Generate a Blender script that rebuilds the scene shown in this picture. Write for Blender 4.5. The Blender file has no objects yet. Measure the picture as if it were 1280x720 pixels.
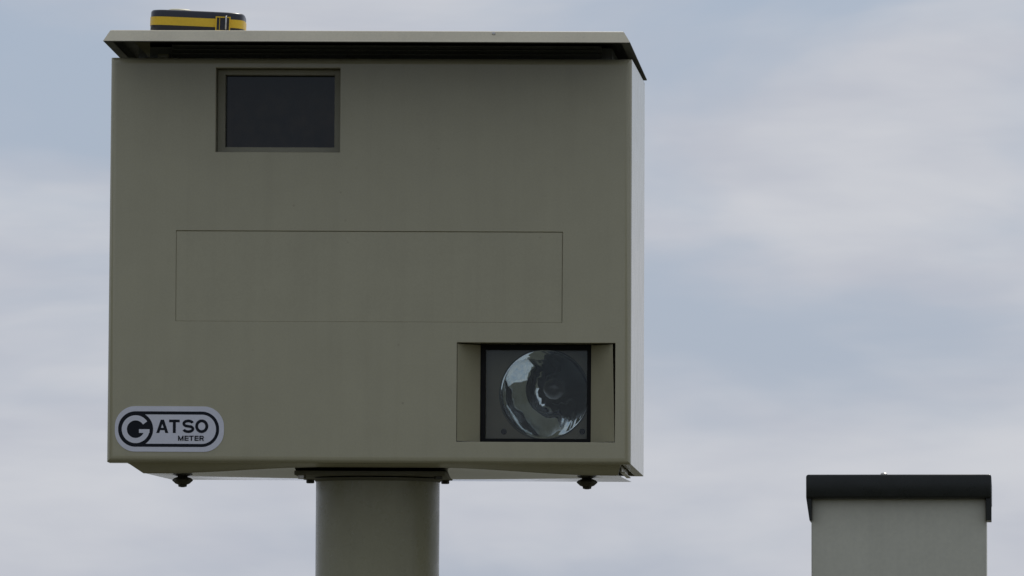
import bpy, bmesh, math, random
from mathutils import Vector, Matrix
random.seed(4)
R = math.radians
S = bpy.context.scene
COL = S.collection

# ------------------------------------------------------------------ camera
PITCH, DIST = 0.0491, 15.0
H = 2.117                                  # height of the housing's lower edge
ZC = H + 0.220
cam_d = bpy.data.cameras.new('camera')
cam = bpy.data.objects.new('camera', cam_d)
COL.objects.link(cam)
cam_d.sensor_width = 36.0
cam_d.lens = 36.0 * 15000 / 1280
cam_d.clip_start, cam_d.clip_end = 0.5, 12000
ang = math.atan(PITCH)
cam.location = (0, -DIST * math.cos(ang), ZC - DIST * math.sin(ang))
cam.rotation_euler = (math.pi / 2 + ang, 0, 0)
S.camera = cam

# ------------------------------------------------------------------ sky and sun
SUN_ELEV, SUN_AZ = R(44), R(18)            # azimuth from +Y (behind the housing) towards +X
W = bpy.data.worlds.new('World')
S.world = W
W.use_nodes = True
wn, wl = W.node_tree.nodes, W.node_tree.links
wn.clear()
out = wn.new('ShaderNodeOutputWorld')
bg = wn.new('ShaderNodeBackground')
bg.inputs['Strength'].default_value = 0.1
sky = wn.new('ShaderNodeTexSky')
sky.sky_type = 'NISHITA'
sky.sun_disc = False
sky.sun_elevation, sky.sun_rotation = SUN_ELEV, SUN_AZ
sky.air_density, sky.dust_density, sky.ozone_density = 1.0, 1.2, 1.0
tc = wn.new('ShaderNodeTexCoord')
def world_noise(scale, loc, detail, rough, dist=0.0):
    m = wn.new('ShaderNodeMapping')
    m.inputs['Scale'].default_value = scale
    m.inputs['Location'].default_value = loc
    m.inputs['Rotation'].default_value = (0, R(1.5), 0)
    n = wn.new('ShaderNodeTexNoise')
    n.inputs['Scale'].default_value = 1.0
    n.inputs['Detail'].default_value = detail
    n.inputs['Roughness'].default_value = rough
    n.inputs['Distortion'].default_value = dist
    wl.new(tc.outputs['Generated'], m.inputs['Vector'])
    wl.new(m.outputs['Vector'], n.inputs['Vector'])
    return n.outputs['Fac']
def world_range(val, a, b, lo, hi):
    r = wn.new('ShaderNodeMapRange')
    r.interpolation_type = 'SMOOTHSTEP'
    for k, v in zip(('From Min', 'From Max', 'To Min', 'To Max'), (a, b, lo, hi)):
        r.inputs[k].default_value = v
    wl.new(val, r.inputs['Value'])
    return r.outputs['Result']
def world_mix(fac, a, b):
    m = wn.new('ShaderNodeMix')
    m.data_type = 'RGBA'
    for sock, v in ((m.inputs[0], fac), (m.inputs[6], a), (m.inputs[7], b)):
        if isinstance(v, (tuple, float)):
            sock.default_value = v
        else:
            wl.new(v, sock)
    return m.outputs[2]
cover = world_range(world_noise((17, 17, 52), (3.58, 4.23, 3.90), 5, 0.5, 0.35), 0.36, 0.60, 0.0, 1.0)
tone = world_range(world_noise((30, 30, 130), (8.98, 6.01, 6.31), 4, 0.5, 0.2), 0.30, 0.70, 0.0, 1.0)
cloud = world_mix(tone, (4.95, 5.18, 5.85, 1), (6.05, 6.20, 6.62, 1))
veil = world_mix(0.85, sky.outputs['Color'], (3.10, 3.88, 5.35, 1))
wl.new(world_mix(cover, veil, cloud), bg.inputs['Color'])
wl.new(bg.outputs['Background'], out.inputs['Surface'])

sun_d = bpy.data.lights.new('sun', 'SUN')
sun_d.energy = 2.0
sun_d.angle = R(0.6)
sun_d.color = (1.0, 0.95, 0.86)
sun = bpy.data.objects.new('sun', sun_d)
COL.objects.link(sun)
sdir = Vector((math.sin(SUN_AZ) * math.cos(SUN_ELEV), math.cos(SUN_AZ) * math.cos(SUN_ELEV), math.sin(SUN_ELEV)))
sun.rotation_euler = sdir.to_track_quat('Z', 'Y').to_euler()
sun.location = sdir * 30

S.view_settings.view_transform = 'Standard'
S.view_settings.look = 'None'
S.view_settings.exposure = 0.0
S.view_settings.gamma = 1.0
S.view_settings.use_curve_mapping = False
S.cycles.max_bounces = 10
S.cycles.transparent_max_bounces = 12

# ------------------------------------------------------------------ materials
def material(name, color, rough=0.5, metallic=0.0, var=0.05, var_scale=18.0, bump=0.0, bump_scale=900.0,
             grime=0.0, streak=0.0, grime_color=(0.05, 0.045, 0.03), coat=0.0, spec=0.5, rvar=0.06, stretch=(1, 1, 1)):
    m = bpy.data.materials.new(name)
    m.use_nodes = True
    n, l = m.node_tree.nodes, m.node_tree.links
    p = n['Principled BSDF']
    p.inputs['Metallic'].default_value = metallic
    p.inputs['Coat Weight'].default_value = coat
    p.inputs['Coat Roughness'].default_value = 0.12
    p.inputs['Specular IOR Level'].default_value = spec
    t = n.new('ShaderNodeTexCoord')
    mp = n.new('ShaderNodeMapping')
    mp.inputs['Scale'].default_value = stretch
    l.new(t.outputs['Object'], mp.inputs['Vector'])
    def noise(scale, detail=4, rough_=0.55):
        x = n.new('ShaderNodeTexNoise')
        x.inputs['Scale'].default_value = scale
        x.inputs['Detail'].default_value = detail
        x.inputs['Roughness'].default_value = rough_
        l.new(mp.outputs['Vector'], x.inputs['Vector'])
        return x.outputs['Fac']
    def rng(v, a, b, lo, hi):
        r = n.new('ShaderNodeMapRange')
        for k, q in zip(('From Min', 'From Max', 'To Min', 'To Max'), (a, b, lo, hi)):
            r.inputs[k].default_value = q
        l.new(v, r.inputs['Value'])
        return r.outputs['Result']
    hsv = n.new('ShaderNodeHueSaturation')
    hsv.inputs['Color'].default_value = (*color, 1)
    n1, n2 = noise(var_scale), noise(var_scale * 23, 2)
    add = n.new('ShaderNodeMath'); add.operation = 'ADD'
    l.new(rng(n1, 0.25, 0.75, 1 - var, 1 + var), add.inputs[0])
    l.new(rng(n2, 0.25, 0.75, -var * 0.9, var * 0.9), add.inputs[1])
    l.new(add.outputs[0], hsv.inputs['Value'])
    col = hsv.outputs['Color']
    if streak:                                      # faint vertical runs left by rain, and small specks of dirt
        sm_ = n.new('ShaderNodeMapping'); sm_.inputs['Scale'].default_value = (34, 34, 1.6)
        l.new(t.outputs['Object'], sm_.inputs['Vector'])
        sn = n.new('ShaderNodeTexNoise'); sn.inputs['Scale'].default_value = 1.0
        sn.inputs['Detail'].default_value = 5; sn.inputs['Roughness'].default_value = 0.6
        l.new(sm_.outputs['Vector'], sn.inputs['Vector'])
        ma = n.new('ShaderNodeMix'); ma.data_type = 'RGBA'
        ma.inputs[7].default_value = tuple(c * 0.62 for c in color) + (1,)
        l.new(col, ma.inputs[6]); l.new(rng(sn.outputs['Fac'], 0.50, 0.78, 0.0, streak), ma.inputs[0])
        mb = n.new('ShaderNodeMix'); mb.data_type = 'RGBA'
        mb.inputs[7].default_value = tuple(c * 1.30 for c in color) + (1,)
        l.new(ma.outputs[2], mb.inputs[6]); l.new(rng(sn.outputs['Fac'], 0.48, 0.25, 0.0, streak * .6), mb.inputs[0])
        vo = n.new('ShaderNodeTexVoronoi'); vo.inputs['Scale'].default_value = 46
        l.new(t.outputs['Object'], vo.inputs['Vector'])
        mc = n.new('ShaderNodeMix'); mc.data_type = 'RGBA'
        mc.inputs[7].default_value = tuple(c * 0.45 for c in color) + (1,)
        spk = n.new('ShaderNodeMath'); spk.operation = 'MULTIPLY'
        l.new(rng(vo.outputs['Distance'], 0.03, 0.09, 0.55, 0.0), spk.inputs[0])
        l.new(rng(noise(9, 3), 0.55, 0.66, 0.0, 1.0), spk.inputs[1])
        l.new(mb.outputs[2], mc.inputs[6]); l.new(spk.outputs[0], mc.inputs[0])
        col = mc.outputs[2]
    if grime:
        mx = n.new('ShaderNodeMix'); mx.data_type = 'RGBA'
        mx.inputs[7].default_value = (*grime_color, 1)
        l.new(col, mx.inputs[6])
        l.new(rng(noise(6.5, 8, 0.68), 0.52, 0.80, 0.0, grime), mx.inputs[0])
        col = mx.outputs[2]
    l.new(col, p.inputs['Base Color'])
    l.new(rng(noise(var_scale * 2.1), 0.3, 0.7, max(0.0, rough - rvar), rough + rvar), p.inputs['Roughness'])
    if bump:
        b = n.new('ShaderNodeBump')
        b.inputs['Strength'].default_value = bump
        b.inputs['Distance'].default_value = 0.0006
        l.new(noise(bump_scale, 2), b.inputs['Height'])
        l.new(b.outputs['Normal'], p.inputs['Normal'])
    return m

PAINT = material('olive_grey_powder_coat', (0.402, 0.372, 0.248), 0.15, var=0.035, streak=0.15, grime=0.0, rvar=0.02)
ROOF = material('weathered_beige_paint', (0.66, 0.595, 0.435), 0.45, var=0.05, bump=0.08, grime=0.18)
POLE = material('olive_pole_paint', (0.300, 0.282, 0.178), 0.28, var=0.05, streak=0.3, bump=0.08, grime=0.15)
INNER = material('dark_liner', (0.30, 0.31, 0.29), 0.6, var=0.10)
SOFFIT = material('dark_roof_underside', (0.085, 0.085, 0.07), 0.6, var=0.10)
BLACK = material('black_rubber', (0.010, 0.010, 0.010), 0.6, var=0.08, spec=0.15)
KNOB = material('dark_bronze_knob', (0.05, 0.045, 0.03), 0.45, var=0.12)
ALU = material('polished_aluminium_sheet', (0.82, 0.84, 0.86), 0.06, 1.0, var=0.04, rvar=0.03, grime=0.15, grime_color=(0.3, 0.3, 0.3), stretch=(1, 9, 1))
FRAME = material('recess_shaded_paint', (0.285, 0.268, 0.185), 0.4, var=0.05)  # housing paint darkened, the shade of the window recess put into the colour
FLANGE = material('dark_olive_flange', (0.12, 0.112, 0.075), 0.5, var=0.12)
STEEL = material('zinc_steel', (0.55, 0.53, 0.50), 0.35, 1.0, var=0.1)
MIRROR = material('mirror_reflector', (0.80, 0.82, 0.83), 0.012, 1.0, var=0.04, var_scale=40, rvar=0.008)
DARKGLASS = material('tinted_window_glass', (0.010, 0.013, 0.015), 0.04, var=0.15, var_scale=30, rvar=0.02, spec=0.32)
BACKPLATE = material('brown_grey_lamp_plate', (0.17, 0.145, 0.09), 0.45, var=0.08)
DECAL = material('silver_grey_sticker', (0.70, 0.70, 0.75), 0.42, var=0.03)
INK = material('blue_black_ink', (0.008, 0.010, 0.016), 0.5, var=0.05, spec=0.2)
GREY = material('grey_cabinet_paint', (0.50, 0.485, 0.385), 0.42, streak=0.25, var=0.045, var_scale=9, bump=0.10, bump_scale=420, grime=0.12)
CAP = material('black_cap_plastic', (0.017, 0.019, 0.016), 0.30, var=0.10, bump=0.05, spec=0.3)
TBLACK = material('navy_black_plastic', (0.016, 0.017, 0.026), 0.35, var=0.05)
YELLOW = material('yellow_plastic', (0.72, 0.47, 0.02), 0.42, var=0.05)
CREAM = material('cream_plastic', (0.62, 0.58, 0.38), 0.45, var=0.04)
GRASS = material('dry_gravel_verge', (0.078, 0.076, 0.052), 0.9, var=0.25, var_scale=0.6, grime=0.5, grime_color=(0.05, 0.055, 0.03), spec=0.1)
CONCRETE = material('concrete', (0.33, 0.32, 0.30), 0.85, var=0.12)

def glass_material():
    m = bpy.data.materials.new('clear_cover_glass')
    m.use_nodes = True
    n, l = m.node_tree.nodes, m.node_tree.links
    n.remove(n['Principled BSDF'])
    o = n['Material Output']
    tr = n.new('ShaderNodeBsdfTransparent'); tr.inputs['Color'].default_value = (0.90, 0.92, 0.91, 1)
    gl = n.new('ShaderNodeBsdfGlossy'); gl.inputs['Roughness'].default_value = 0.02
    fr = n.new('ShaderNodeFresnel'); fr.inputs['IOR'].default_value = 1.36
    mx = n.new('ShaderNodeMixShader')
    l.new(fr.outputs[0], mx.inputs[0]); l.new(tr.outputs[0], mx.inputs[1]); l.new(gl.outputs[0], mx.inputs[2])
    l.new(mx.outputs[0], o.inputs['Surface'])
    return m
GLASS = glass_material()

BULB = bpy.data.materials.new('bulb_glass')
BULB.use_nodes = True
_p = BULB.node_tree.nodes['Principled BSDF']
_p.inputs['Transmission Weight'].default_value = 1.0
_p.inputs['IOR'].default_value = 1.46
_p.inputs['Roughness'].default_value = 0.0
_p.inputs['Base Color'].default_value = (0.93, 0.95, 0.95, 1)

# ------------------------------------------------------------------ mesh helpers
def finish(name, bm, mat, parent=None, smooth=True, angle=34):
    bmesh.ops.recalc_face_normals(bm, faces=bm.faces)
    me = bpy.data.meshes.new(name)
    bm.to_mesh(me); bm.free()
    me.materials.append(mat)
    if smooth:
        for p in me.polygons: p.use_smooth = True
        me.set_sharp_from_angle(angle=R(angle))
    o = bpy.data.objects.new(name, me)
    COL.objects.link(o)
    if parent: o.parent = parent
    return o
def empty(name, loc=(0, 0, 0), rot=(0, 0, 0)):
    o = bpy.data.objects.new(name, None)
    o.empty_display_size = 0.2
    o.location, o.rotation_euler = loc, rot
    COL.objects.link(o)
    return o
def box(bm, x0, x1, y0, y1, z0, z1, bev=0.0, seg=2, mat=None):
    vs = [bm.verts.new(c) for c in ((x0,y0,z0),(x1,y0,z0),(x1,y1,z0),(x0,y1,z0),(x0,y0,z1),(x1,y0,z1),(x1,y1,z1),(x0,y1,z1))]
    fs = [bm.faces.new([vs[i] for i in f]) for f in ((0,3,2,1),(4,5,6,7),(0,1,5,4),(1,2,6,5),(2,3,7,6),(3,0,4,7))]
    if mat is not None:
        for v in vs: v.co = mat @ v.co
    if bev:
        es = list({e for f in fs for e in f.edges})
        bmesh.ops.bevel(bm, geom=es, offset=bev, segments=seg, affect='EDGES', profile=0.5)
def prism(bm, pts, depth, plane='xz', base=0.0):
    """closed outline extruded: plane xz -> along y from base to base+depth; xy -> along z"""
    f = (lambda a, b, d: (a, d, b)) if plane == 'xz' else ((lambda a, b, d: (a, b, d)) if plane == 'xy' else (lambda a, b, d: (d, a, b)))
    n = len(pts)
    A = [bm.verts.new(f(a, b, base)) for a, b in pts]
    B = [bm.verts.new(f(a, b, base + depth)) for a, b in pts]
    bm.faces.new(A); bm.faces.new(B[::-1])
    for i in range(n):
        bm.faces.new((A[i], A[(i+1) % n], B[(i+1) % n], B[i]))
    return A, B
def ring(bm, outer, inner, y0, y1):
    """frame between two outlines of equal length (xz), from y0 to y1"""
    n = len(outer)
    L = [[bm.verts.new((a, y, b)) for a, b in o] for y in (y0, y1) for o in (outer, inner)]
    for i in range(n):
        j = (i + 1) % n
        bm.faces.new((L[0][i], L[0][j], L[1][j], L[1][i]))
        bm.faces.new((L[2][i], L[3][i], L[3][j], L[2][j]))
        bm.faces.new((L[0][i], L[2][i], L[2][j], L[0][j]))
        bm.faces.new((L[1][i], L[1][j], L[3][j], L[3][i]))
def lathe(bm, prof, c, axis='z', n=32, lobes=0, amp=0.0):
    rows = []
    for r, h in prof:
        row = []
        for k in range(n):
            t = 2 * math.pi * k / n
            rr = r * (1 + amp * math.cos(lobes * t)) if lobes else r
            a, b = rr * math.cos(t), rr * math.sin(t)
            p = (a, b, h) if axis == 'z' else (a, h, b)
            row.append(bm.verts.new((c[0]+p[0], c[1]+p[1], c[2]+p[2])))
        rows.append(row)
    for A, B in zip(rows, rows[1:]):
        for k in range(n):
            bm.faces.new((A[k], A[(k+1) % n], B[(k+1) % n], B[k]))
    return rows
def capped(bm, prof, c, axis='z', n=32, **k):
    rows = lathe(bm, prof, c, axis, n, **k)
    bm.faces.new(rows[0]); bm.faces.new(rows[-1])
def rect(x0, x1, z0, z1):
    return [(x0, z0), (x1, z0), (x1, z1), (x0, z1)]
def pill(x0, x1, z0, z1, r, n=14):
    pts = []
    for cx, cz, a0 in ((x1-r, z1-r, 0), (x0+r, z1-r, 90), (x0+r, z0+r, 180), (x1-r, z0+r, 270)):
        for k in range(n + 1):
            t = R(a0 + 90 * k / n)
            pts.append((cx + r*math.cos(t), cz + r*math.sin(t)))
    return pts
def describe(o, label, cat):
    o['label'], o['category'] = label, cat

# ------------------------------------------------------------------ ground
bm = bmesh.new()
def ground_z(x, y):                                 # flat verge; unseen bank added behind the viewpoint for dark reflections
    t = min(1, max(0, (-46 - y) / 40)); t = t*t*(3-2*t)
    return t * (4.2 + .5*math.sin(x*.045+1) + .4*math.sin(x*.11) + .2*math.sin(x*.27+2))
xs = [-5000, -1200, -500] + [-240+8*k for k in range(61)] + [500, 1200, 5000]
ys = [-5000, -900, -300, -140, -100] + [-90+4*k for k in range(13)] + [0, 60, 400, 5000]
gv = [[bm.verts.new((x, y, ground_z(x, y))) for x in xs] for y in ys]
for a, b in zip(gv, gv[1:]):
    for k in range(len(xs)-1): bm.faces.new((a[k], a[k+1], b[k+1], b[k]))
o = finish('ground', bm, GRASS, angle=180); o['kind'] = 'structure'

# ------------------------------------------------------------------ speed camera
YAW, LEAN = 0.0466, 0.0065
root = empty('speed_camera', (-0.178 - H * LEAN, 0, 0), (0, LEAN, -YAW))
describe(root, 'large olive grey roadside speed camera box on a round pole', 'speed camera')

def P(u, v, y=0.0):
    """survey point measured in the photograph -> housing coordinates at depth y (metres)"""
    k = 1 + y / DIST
    x = (u - 640) / 1000 * k + 0.178 - YAW * y
    dz = 0.220 + PITCH * y + (360 - v) / 1000 * k
    return x - dz * LEAN, H + dz + x * LEAN
def RC(u0, v0, u1, v1, y=0.0):
    cx, cz = P((u0+u1)/2, (v0+v1)/2, y)
    k = 1 + y / DIST
    w, h = (u1-u0)/2000*k, (v1-v0)/2000*k
    return cx-w, cx+w, cz-h, cz+h

# housing shell
XL, XR = -0.3293, 0.3265
ZB, ZT = H + 0.001, H + 0.508
DEP = 0.45
bm = bmesh.new()
foot = [(XL,0),(XR,0),(XR,DEP),(XL+.0218,DEP),(XL+.0218,.045),(XL,.045)]
A, B = prism(bm, foot, ZT - ZB, 'xy', ZB)
bm.edges.ensure_lookup_table()
def edge(a, b): return next(e for e in a.link_edges if e.other_vert(a) is b)
bmesh.ops.bevel(bm, geom=[edge(A[0],B[0]), edge(A[1],B[1]), edge(A[0],A[1]), edge(B[0],B[1])], offset=0.008, segments=5, affect='EDGES', profile=0.5)
for v in bm.verts:                                  # the door is a touch wider at its foot
    v.co.x *= 1 - 0.0045 * (v.co.z - ZB) / (ZT - ZB)
shell = finish('housing', bm, PAINT, root)

def cutter(x0, x1, y0, y1, z0, z1):
    b = bmesh.new(); box(b, x0, x1, y0, y1, z0, z1)
    c = finish('cut', b, PAINT, root, smooth=False)
    md = shell.modifiers.new('cut', 'BOOLEAN'); md.operation = 'DIFFERENCE'; md.object = c; md.solver = 'EXACT'
    return c
wx0, wx1, wz0, wz1 = RC(269, 84, 425, 189.5)
fx0, fx1, fz0, fz1 = RC(571, 429, 769, 553)
cx0, cx1, cz0, cz1 = RC(219.3, 289, 703.3, 402.3)
cuts = [cutter(wx0, wx1, -.02, .05, wz0, wz1), cutter(fx0, fx1, -.02, .145, fz0, fz1),
        cutter(cx0, cx1, -.02, .0022, cz0, cz1),
        cutter(XL+.034, XR-.011, .016, DEP-.016, ZB-.02, ZB+.034)]
bv = shell.modifiers.new('bevel', 'BEVEL'); bv.width = 0.0007; bv.segments = 2; bv.limit_method = 'ANGLE'; bv.angle_limit = R(50)
for p in shell.data.polygons: p.use_smooth = True
wm = shell.modifiers.new('normals', 'WEIGHTED_NORMAL'); wm.weight = 100; wm.mode = 'FACE_AREA'
bpy.context.view_layer.update()
dg = bpy.context.evaluated_depsgraph_get()
me = bpy.data.meshes.new_from_object(shell.evaluated_get(dg))
shell.modifiers.clear()
shell.data = me
for c in cuts:
    d = c.data; bpy.data.objects.remove(c); bpy.data.meshes.remove(d)

# flush cover plate in the middle of the door
bm = bmesh.new()
box(bm, cx0+.0002, cx1-.0006, .0009, .0020, cz0+.0001, cz1-.0006, 0.0003, 1)
finish('cover_plate', bm, PAINT, root)

# camera window: frame set in the opening, dark pane behind it
wf = None
bm = bmesh.new()
e = .0004
outer = rect(wx0+e, wx1-e, wz0+e, wz1-e)
gx0, gx1, gz0, gz1 = RC(281, 93, 418, 183.5, .026)
ring(bm, outer, rect(gx0, gx1, gz0, gz1), .026, .044)
bmesh.ops.bevel(bm, geom=[x for x in bm.edges if abs(x.verts[0].co.y-.026) < 1e-5 and abs(x.verts[1].co.y-.026) < 1e-5 and x.calc_length() > .02], offset=.0007, segments=2, affect='EDGES')
wf = finish('window_frame', bm, FRAME, root)
bm = bmesh.new()
box(bm, gx0-.001, gx1+.001, .0445, .0485, gz0-.001, gz1+.001)
finish('pane', bm, DARKGLASS, wf)

# flash window
def splay(pts, name):                               # vertical splayed reveal, a bent sheet in plan
    b = bmesh.new(); prism(b, pts, (fz1-fz0) - .0026, 'xy', fz0 + .0012)
    return finish(name, b, PAINT, root)
ix0, ix1, iz0, iz1 = RC(600.5, 430.5, 739, 552, .040)
splay([(fx0+.0006, .0012), (ix0, .0385), (ix0, .0405), (fx0+.0006, .0035)], 'reveal_panel')
rp = splay([(fx1-.0034, .0012), (ix1, .0385), (ix1, .0405), (fx1-.0034, .0035)], 'reveal_panel')
for v in rp.data.vertices:                          # its outer edge leans, leaving a wedge of gap
    if v.co.x > fx1 - .004: v.co.x += .0030 * (1 - (v.co.z - fz0) / (fz1 - fz0))
bm = bmesh.new()
ox0, ox1, oz0, oz1 = RC(607, 438, 734, 549, .044)
ring(bm, rect(ix0+.0003, ix1-.0003, fz0+.0004, fz1-.0004), rect(ox0, ox1, oz0, oz1), .0408, .048)
lf = finish('lamp_frame', bm, BLACK, root)
bm = bmesh.new(); box(bm, ox0-.002, ox1+.002, .0485, .0515, oz0-.002, oz1+.002)
finish('cover_glass', bm, GLASS, lf)
# lamp: back plate with a round opening, mirror dish, flash tube
LY = .058
rcx, rcz = P(681, 493.5, LY); RR = .0565
lamp_plate = bmesh.new()
N = 64
sq = []
for k in range(N):
    t = 2*math.pi*k/N
    c_, s_ = math.cos(t), math.sin(t)
    X0, X1, Z0, Z1 = ox0-.003-rcx, ox1+.003-rcx, oz0-.003-rcz, oz1+.003-rcz
    q = min((X1/c_ if c_ > 1e-9 else (X0/c_ if c_ < -1e-9 else 9)), (Z1/s_ if s_ > 1e-9 else (Z0/s_ if s_ < -1e-9 else 9)))
    q = max(q, RR*1.004)
    sq.append((rcx+q*c_, rcz+q*s_))
circ = [(rcx+RR*math.cos(2*math.pi*k/N), rcz+RR*math.sin(2*math.pi*k/N)) for k in range(N)]
ring(lamp_plate, sq, circ, LY, LY+.002)
lp = finish('lamp_plate', lamp_plate, BACKPLATE, root)
for u in (630, 728):
    sx, sz = P(u, 540, LY)
    bm = bmesh.new(); capped(bm, [(.0036,0),(.0036,-.0012),(.0026,-.0022)], (sx, LY, sz), 'y', 16)
    finish('screw', bm, BLACK, lp)
DD, DW, DX, DZ = .044, .0016, .26, .18
bm = bmesh.new()
prof = [(RR-.0004, 0.0)] + [((RR-.0012)*math.sqrt(1-k/16), .001+DD*k/16) for k in range(0, 16)] + [(.009, DD-.0005)]
lathe(bm, prof, (rcx, LY+.0002, rcz), 'y', 144)
for v in bm.verts:                                  # spun metal is never perfectly round
    d = v.co - Vector((rcx, LY, rcz))
    t = math.atan2(d.z, d.x); q = math.hypot(d.x, d.z) / RR
    wob = q * (1 - q) * (math.sin(2*t+.6) + .5*math.sin(3*t+2.0+3*q) + .42*math.sin(9*t+11*q) + .20*math.sin(17*t+2-16*q) + .07*math.sin(37*t+21*q))
    v.co.y += DW * wob
    v.co.x += DX * max(0, d.y); v.co.z += DZ * max(0, d.y)
dish = finish('reflector', bm, MIRROR, root, angle=80)
bm = bmesh.new()
lathe(bm, [(RR+.0006, -.0004), (RR+.0006, -.0013), (RR-.0010, -.0013), (RR-.0010, .001)], (rcx, LY, rcz), 'y', 72)
finish('reflector_rim', bm, KNOB, dish)
hx, hz = rcx + DX*DD*.97, rcz + DZ*DD*.97
bm = bmesh.new(); capped(bm, [(.0100,DD+.001),(.0100,DD-.010),(.0080,DD-.012),(.0080,DD-.016),(.005,DD-.017)], (hx, LY, hz), 'y', 28)
sock = finish('tube_socket', bm, KNOB, dish)
bm = bmesh.new()
capped(bm, [(.0062,DD-.0165)] + [(.0135*math.sin(R(a)), DD-.0270-.0135*math.cos(R(a))) for a in range(150, 4, -12)] + [(.0008, DD-.0405)], (hx, LY, hz), 'y', 32)
finish('flash_tube', bm, BULB, dish)

# maker's badge
bm = bmesh.new()
b0 = P(142.9, 563.9); b1 = P(280, 507.9)
prism(bm, pill(b0[0], b1[0], b0[1], b1[1], .0255), .0006, 'xz', -.0007)
badge = finish('badge', bm, DECAL, root)
LAY = [-.0008]
def layer(): LAY[0] -= .00002; return LAY[0]
def flat(bm, pts, y=None):
    y = layer() if y is None else y
    f = bm.faces.new([bm.verts.new((a, y, b)) for a, b in pts]); return f
def stroke(bm, pts, w, closed=False):
    pts = [Vector(p) for p in pts]
    n = len(pts); L, Rr = [], []
    for i, p in enumerate(pts):
        a = pts[(i-1) % n] if (closed or i > 0) else None
        b = pts[(i+1) % n] if (closed or i < n-1) else None
        d1 = (p-a).normalized() if a is not None else None
        d2 = (b-p).normalized() if b is not None else None
        d1 = d1 or d2; d2 = d2 or d1
        t = (d1+d2).normalized(); nn = Vector((-t.y, t.x))
        s = w/2/max(.35, nn.dot(Vector((-d1.y, d1.x))))
        L.append(p+nn*s); Rr.append(p-nn*s)
    y = layer()
    lv = [bm.verts.new((q.x, y, q.y)) for q in L]; rv = [bm.verts.new((q.x, y, q.y)) for q in Rr]
    for i in range(n if closed else n-1):
        j = (i+1) % n
        bm.faces.new((lv[i], lv[j], rv[j], rv[i]))
def arc(cx, cz, rx, rz, a0, a1, n=24):
    return [(cx+rx*math.cos(R(a0+(a1-a0)*k/n)), cz+rz*math.sin(R(a0+(a1-a0)*k/n))) for k in range(n+1)]
ink = bmesh.new()
p0 = P(147.1, 557.9); p1 = P(273.9, 514.3)
hw = .00195
stroke(ink, pill(p0[0]+hw, p1[0]-hw, p0[1]+hw, p1[1]-hw, .0198), .0039, True)
gcx, gcz = P(169.2, 536.1)
flat(ink, [(gcx+.0219*math.cos(2*math.pi*k/56), gcz+.0219*math.sin(2*math.pi*k/56)) for k in range(56)])
def glyph(ch, x0, x1, z0, z1, w):
    h = w/2
    if ch == 'A':
        m = (x0+x1)/2
        flat(ink, [(x0, z0), (x0+w*1.05, z0), (m+w*.5, z1), (m-w*.56, z1)])
        flat(ink, [(x1-w*1.05, z0), (x1, z0), (m+w*.56, z1), (m-w*.5, z1)])
        zc = z0+(z1-z0)*.30
        stroke(ink, [(x0+w*1.0, zc), (x1-w*1.0, zc)], w*.8)
    elif ch == 'T':
        stroke(ink, [(x0, z1-h*.92), (x1, z1-h*.92)], w*.92)
        stroke(ink, [((x0+x1)/2, z0), ((x0+x1)/2, z1-h)], w*1.02)
    elif ch == 'O':
        stroke(ink, arc((x0+x1)/2, (z0+z1)/2, (x1-x0)/2-h, (z1-z0)/2-h*.9, 0, 352.5, 47), w, True)
    elif ch == 'S':
        m, q = (z0+z1)/2, (z1-z0)/4
        rx, rz = (x1-x0)/2-h, q-h*.42
        cx = (x0+x1)/2
        top = arc(cx, z1-h*.9-rz, rx*.95, rz, 15, 235, 22)
        bot = arc(cx, z0+h*.9+rz, rx, rz, 55, -165, 22)
        stroke(ink, top + bot, w*.95)
    elif ch == 'M':
        stroke(ink, [(x0+h, z0), (x0+h, z1)], w); stroke(ink, [(x1-h, z0), (x1-h, z1)], w)
        stroke(ink, [(x0+h, z1-h*.4), ((x0+x1)/2, z0+h), (x1-h, z1-h*.4)], w*.9)
    elif ch == 'E':
        stroke(ink, [(x0+h, z0), (x0+h, z1)], w)
        for z in (z0+h, (z0+z1)/2, z1-h): stroke(ink, [(x0+h, z), (x1, z)], w*.9)
    elif ch == 'R':
        stroke(ink, [(x0+h, z0), (x0+h, z1)], w)
        m = z0+(z1-z0)*.46
        stroke(ink, [(x0+h, z1-h)] + arc(x1-(z1-h-m)/2-h, (z1-h+m)/2, (z1-h-m)/2, (z1-h-m)/2, 90, -90, 10) + [(x0+h, m)], w*.9)
        stroke(ink, [(x1-w*1.6, m), (x1-h*.9, z0)], w)
def word(chars, spans, v0, v1, w):
    for ch, (u0, u1) in zip(chars, spans):
        a = P(u0, v1); b = P(u1, v0)
        c = P((u0+u1)/2, (v0+v1)/2)
        glyph(ch, a[0], b[0], c[1]-(v1-v0)/2000, c[1]+(v1-v0)/2000, w)
word('ATSO', [(195.0, 210.3), (211.0, 224.4), (227.4, 242.8), (243.8, 260.2)], 524.2, 540.9, .0036)
word('METER', [(222.4, 229.2), (230.4, 235.6), (236.2, 242.0), (243.0, 248.2), (249.2, 254.8)], 544.3, 550.7, .0014)
finish('lettering', ink, INK, badge, smooth=False)
gb = bmesh.new()
stroke(gb, arc(gcx, gcz, .0142, .0142, 34, 357, 44), .0064)
flat(gb, rect(gcx+.0042, gcx+.0174, gcz-.0046, gcz))
finish('emblem_letter', gb, DECAL, badge, smooth=False)

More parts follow.
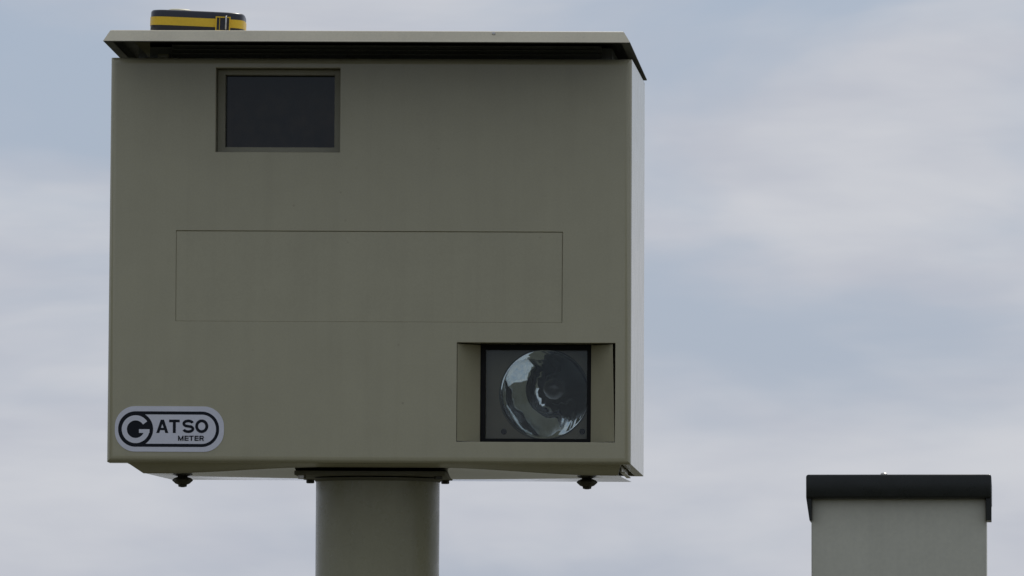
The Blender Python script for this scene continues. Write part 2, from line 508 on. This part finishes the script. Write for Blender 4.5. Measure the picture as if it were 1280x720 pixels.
# roof lid with flared lips
OV, RB = .125, .47
lx, lz = P(127.5, 52, -OV); rx, rz = P(785, 52.3, -OV)
lz = (lz + rz) / 2; rx += .003
SL = -.007 / (OV + RB)                               # falls slightly to the rear
def rz_at(z, y): return z + SL * (y + OV)
FL = .0085
zt = lz + .0150
def loop(bm, x0, x1, y0, y1, z):
    return [bm.verts.new((x, y, rz_at(z, y))) for x, y in ((x0,y0),(x1,y0),(x1,y1),(x0,y1))]
bm = bmesh.new()
T = loop(bm, lx+FL, rx-FL, -OV+FL, RB-FL, zt)
O = loop(bm, lx, rx, -OV, RB, lz+.0008)
O2 = loop(bm, lx+.0006, rx-.0006, -OV+.0006, RB-.0006, lz)
HM = loop(bm, lx+.011, rx-.011, -OV+.011, RB-.011, lz+.0004)
HM2 = loop(bm, lx+.011, rx-.011, -OV+.011, RB-.011, lz+.0020)
I1 = loop(bm, lx+.004, rx-.004, -OV+.004, RB-.004, lz+.0024)
I2 = loop(bm, lx+FL+.002, rx-FL-.002, -OV+FL+.002, RB-FL-.002, zt-.002)
for a, b in ((T,O),(O,O2),(O2,HM),(HM,HM2),(HM2,I1),(I1,I2)):
    for i in range(4):
        bm.faces.new((a[i], a[(i+1)%4], b[(i+1)%4], b[i]))
bm.faces.new(T); inner_face = bm.faces.new(I2)
te = [e_ for e_ in bm.edges if all(v in T for v in e_.verts)]
bmesh.ops.bevel(bm, geom=te, offset=.0016, segments=3, affect='EDGES', profile=.5)
roof = finish('roof', bm, ROOF, root, angle=30)
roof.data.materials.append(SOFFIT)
for p in roof.data.polygons:                        # downward and inner faces take the darker colour
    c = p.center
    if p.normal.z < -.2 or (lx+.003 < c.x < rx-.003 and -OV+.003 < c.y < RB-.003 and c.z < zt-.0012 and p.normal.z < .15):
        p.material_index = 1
# rivet on the lip
ux, uz = P(617, 41.5, -OV)
bm = bmesh.new(); capped(bm, [(.0022,.003),(.0022,-.0008),(.0012,-.0016)], (ux, -OV+.0065, uz), 'y', 14)
finish('rivet', bm, STEEL, roof)
# dark neck between lid and housing with louvre slats
bm = bmesh.new(); box(bm, -.298, .298, .060, .42, ZT+.0005, zt-.009)
neck = finish('vent_neck', bm, INNER, root)
for k in range(3):
    bm = bmesh.new()
    M_ = Matrix.Translation((0.015, .052, ZT+.0055+k*.0052)) @ Matrix.Rotation(R(-25), 4, 'X')
    box(bm, -.27, .27, -.006, .006, -.0007, .0007, mat=M_)
    finish('slat', bm, INNER, neck)
for s in (-1,):                                   # gusset plates carrying the lid
    xg = -.302 if s < 0 else .292
    bm = bmesh.new()
    prism(bm, [(-s*0+xg, zt-.0035), (xg+ (.021 if s < 0 else -.021), zt-.0035), (xg+(.021 if s < 0 else -.021), ZT+.0004)], .002, 'xz', .028)
    finish('gusset', bm, POLE, root)
bm = bmesh.new(); box(bm, -.272, -.258, .035, .05, ZT+.0006, ZT+.007, .001)
finish('hinge_block', bm, POLE, root)

# underside: hanging tray of thin aluminium, slightly twisted, with a painted front lip; latch knobs
xa, xb = P(179, 592, .05)[0], P(772, 592, .05)[0]
YF, YR = .055, .53
def sm(a, b, t):
    t = min(1, max(0, (t-a)/(b-a))); return t*t*(3-2*t)
def tray_z(x, y):
    q = abs((x-(xa+xb)/2)/((xb-xa)/2))
    t = (y-YF)/(YR-YF)
    ends = -.0118 + .0072*t
    mid = -.0028 - .0080*sm(0, .46, t) + .0062*max(0, (t-.46)/.54)
    w = sm(.22, .95, q)
    return ZB + mid + (ends-mid)*w
bm = bmesh.new()
lipn = 40
lv = []
for i in range(lipn+1):
    t = i/lipn
    x = xa + (xb-xa)*t
    xtop = (XL+.021) + (XR-.013-XL-.021)*t
    zb_ = tray_z(x, YF) - .0007
    lv.append([bm.verts.new(c) for c in ((xtop, .024, ZB+.002), (x, YF-.004, zb_), (x, YF+.002, zb_+.0004), (xtop, .032, ZB+.002))])
for a, b in zip(lv, lv[1:]):
    for k in range(4): bm.faces.new((a[k], a[(k+1)%4], b[(k+1)%4], b[k]))
bm.faces.new(lv[0]); bm.faces.new(lv[-1])
finish('front_lip', bm, PAINT, root)
bm = bmesh.new()
nx, ny = 48, 24
rows = []
for top in (0, 1):
    rows.append([[bm.verts.new((xa+(xb-xa)*i/nx, YF+(YR-YF)*j/ny, tray_z(xa+(xb-xa)*i/nx, YF+(YR-YF)*j/ny)+.0012*top)) for i in range(nx+1)] for j in range(ny+1)])
for t in (0, 1):
    for j in range(ny):
        for i in range(nx):
            r_ = rows[t]
            bm.faces.new((r_[j][i], r_[j][i+1], r_[j+1][i+1], r_[j+1][i]))
for j in range(ny):
    for i in (0, nx): bm.faces.new((rows[0][j][i], rows[0][j+1][i], rows[1][j+1][i], rows[1][j][i]))
for i in range(nx):
    for j in (0, ny): bm.faces.new((rows[0][j][i], rows[0][j][i+1], rows[1][j][i+1], rows[1][j][i]))
tray = finish('floor_tray', bm, ALU, root)
for u in (228, 734):
    yk = .30
    kx, _ = P(u, 600, yk)
    kz = tray_z(kx, yk) - .0010
    bm = bmesh.new()
    capped(bm, [(.004,.004),(.006,.0008),(.0105,-.0010),(.0126,-.0030),(.0126,-.0042),(.0104,-.0062),(.0086,-.0080),(.0055,-.0092),(.0050,-.0118),(.002,-.0126)], (kx, yk, kz), 'z', 40, lobes=6, amp=.05)
    finish('latch_knob', bm, KNOB, root)
# small bent tab at the right end of the tray
tb = P(775.5, 590, .06)[0]
bm = bmesh.new()
box(bm, tb, tb+.0058, .058, .26, ZB-.0088, ZB-.0072, .0005, 1)
box(bm, tb+.0002, tb+.0018, .060, .255, ZB-.0070, ZB+.004, .0004, 1)
finish('corner_bracket', bm, PAINT, root)

# mounting flange with bolts, and the pole
py = .20
pxl, _ = P(395, 640, py); pxr, _ = P(549.5, 640, py)
pcx, PR = (pxl+pxr)/2, (pxr-pxl)/2
bm = bmesh.new(); box(bm, pcx-.100, pcx+.090, py-.095, py+.095, ZB-.0118, ZB-.0060, .0012, 2)
fl = finish('mounting_flange', bm, FLANGE, root)
for sx in (-1, 1):
    for sy in (-1, 1):
        bm = bmesh.new(); capped(bm, [(.0052,0),(.0052,-.0038),(.0042,-.0046)], (pcx-.005+sx*.086, py+sy*.084, ZB-.0118), 'z', 6)
        finish('bolt', bm, STEEL if (sy < 0 and sx < 0) else KNOB, fl)
bm = bmesh.new()
capped(bm, [(PR, .02), (PR, ZB-.0132)], (pcx, py, 0), 'z', 96)
pole = finish('pole', bm, POLE, root)
bm = bmesh.new()
lathe(bm, [(PR+.0002, ZB-.0137), (PR+.0034, ZB-.0137), (PR+.0002, ZB-.0175)], (pcx, py, 0), 'z', 96)
finish('weld_bead', bm, FLANGE, pole)
bm = bmesh.new(); box(bm, pcx-.16, pcx+.16, py-.16, py+.16, 0.0, .022, .003)
finish('base_plate', bm, POLE, root)

# ------------------------------------------------------------------ tape measure lying on the lid
bpy.context.view_layer.update()
ty = 0.0
tx, _ = P(246.5, 30, ty)
tz = rz_at(zt, ty)
TW, TD = .0595, .052
tilt = R(2.2)
tape_m = root.matrix_world @ Matrix.Translation((tx, ty, tz + TW*math.sin(tilt) + .0005)) @ Matrix.Rotation(tilt, 4, 'Y') @ Matrix.Rotation(R(2), 4, 'Z')
tape = empty('tape_measure')
tape.matrix_world = tape_m
describe(tape, 'black and yellow tape measure lying flat on the roof edge', 'tape measure')
def superloop(bm, s, z, ex=5.5, n=72, off=0.0):
    vs = []
    for k in range(n):
        t = 2*math.pi*k/n
        c_, s_ = math.cos(t), math.sin(t)
        vs.append(bm.verts.new(((TW*s+off)*math.copysign(abs(c_)**(2/ex), c_), (TD*s+off)*math.copysign(abs(s_)**(2/ex), s_), z)))
    return vs
def superbody(name, levels, mat, parent):
    bm = bmesh.new(); L = [superloop(bm, s, z, off=o_) for s, z, o_ in levels]
    n = len(L[0])
    for a, b in zip(L, L[1:]):
        for k in range(n): bm.faces.new((a[k], a[(k+1)%n], b[(k+1)%n], b[k]))
    bm.faces.new(L[0]); bm.faces.new(L[-1])
    return finish(name, bm, mat, parent, angle=40)
superbody('case', [(1,0,-.004),(1,.0012,-.0015),(1,.0030,-.0006),(1,.0240,-.0006),(1,.0261,-.0012),(1,.0272,-.0026),(1,.0277,-.006),(1,.0277,-.016)], TBLACK, tape)
superbody('yellow_band', [(1,.0080,-.0012),(1,.0082,0),(1,.0186,0),(1,.0188,-.0012)], YELLOW, tape)
bm = bmesh.new()
mxo = .0335                                          # tape mouth right of the middle
ring(bm, rect(mxo-.0100, mxo+.0085, .0035, .0215), rect(mxo-.0085, mxo+.0070, .0045, .0202), -TD-.0022, -TD+.004)
mouth = finish('mouth_frame', bm, YELLOW, tape)
bm = bmesh.new(); box(bm, mxo-.0083, mxo+.0068, -TD-.0012, -TD+.003, .0046, .0200)
finish('mouth_slot', bm, TBLACK, mouth)
bm = bmesh.new(); box(bm, mxo-.0052, mxo-.0046, -TD-.0020, -TD-.0010, .0046, .0200)
finish('slot_edge', bm, YELLOW, mouth)
hk = bmesh.new()
box(hk, mxo+.0020, mxo+.0042, -TD-.0056, -TD-.0010, .0050, .0225, .0009, 2)
finish('end_hook', hk, STEEL, tape)
bm = bmesh.new(); capped(bm, [(.0150,.0268),(.0148,.0298),(.0120,.0310),(.003,.0312)], (-.023, -.012, 0), 'z', 32)
finish('winding_crank', bm, CREAM, tape)
bm = bmesh.new(); capped(bm, [(.0022,.0255),(.0022,.0266),(.0012,.0272)], (.009, -TD+.0085, 0), 'z', 14)
finish('screw', bm, STEEL, tape)

# ------------------------------------------------------------------ grey cabinet beside it
PY = 0.0
SY = .042
cab = empty('roadside_cabinet', (0.483, PY, 0), (0, 0, -SY))
describe(cab, 'plain grey metal cabinet with overhanging black cap, lower right', 'cabinet')
def zc(v): return ZC + (360 - v) / 1000
bm = bmesh.new()
box(bm, -.1093, .1093, .012, .40, .05, zc(622.5), .0025, 3)
finish('cabinet_body', bm, GREY, cab)
# cap: top tray with short front lip and longer side skirts
zt2, zl, zs = zc(593.2), zc(623), zc(650.5)
cw = .1157
cap = bmesh.new()
box(cap, -cw, cw, -.004, .415, zl, zt2, .003, 3)
capo = finish('cap', cap, CAP, cab)
for s in (-1, 1):
    bm = bmesh.new()
    a = s*cw; t = -s*.0066
    bot = a - s*(.0042 if s < 0 else 0)
    prof = [(a, zt2-.008), (a, zl+.001), (bot, zs), (bot + (-s*.0028 if s < 0 else t), zs), (a+t, zl-.004), (a+t, zt2-.008)]
    prism(bm, prof, .09, 'xz', .0005)
    bmesh.ops.bevel(bm, geom=[e_ for e_ in bm.edges], offset=.0005, segments=1, affect='EDGES')
    finish('side_skirt', bm, CAP, capo)
bm = bmesh.new()
bx = -.0185
capped(bm, [(.0042,-.001),(.0042,.0010),(.0030,.0022),(.001,.0026)], (bx, .006, zt2), 'z', 18)
finish('cap_screw', bm, STEEL, capo)
bm = bmesh.new(); box(bm, -.15, .15, -.03, .44, 0, .05, .006)
finish('plinth', bm, CONCRETE, cab)
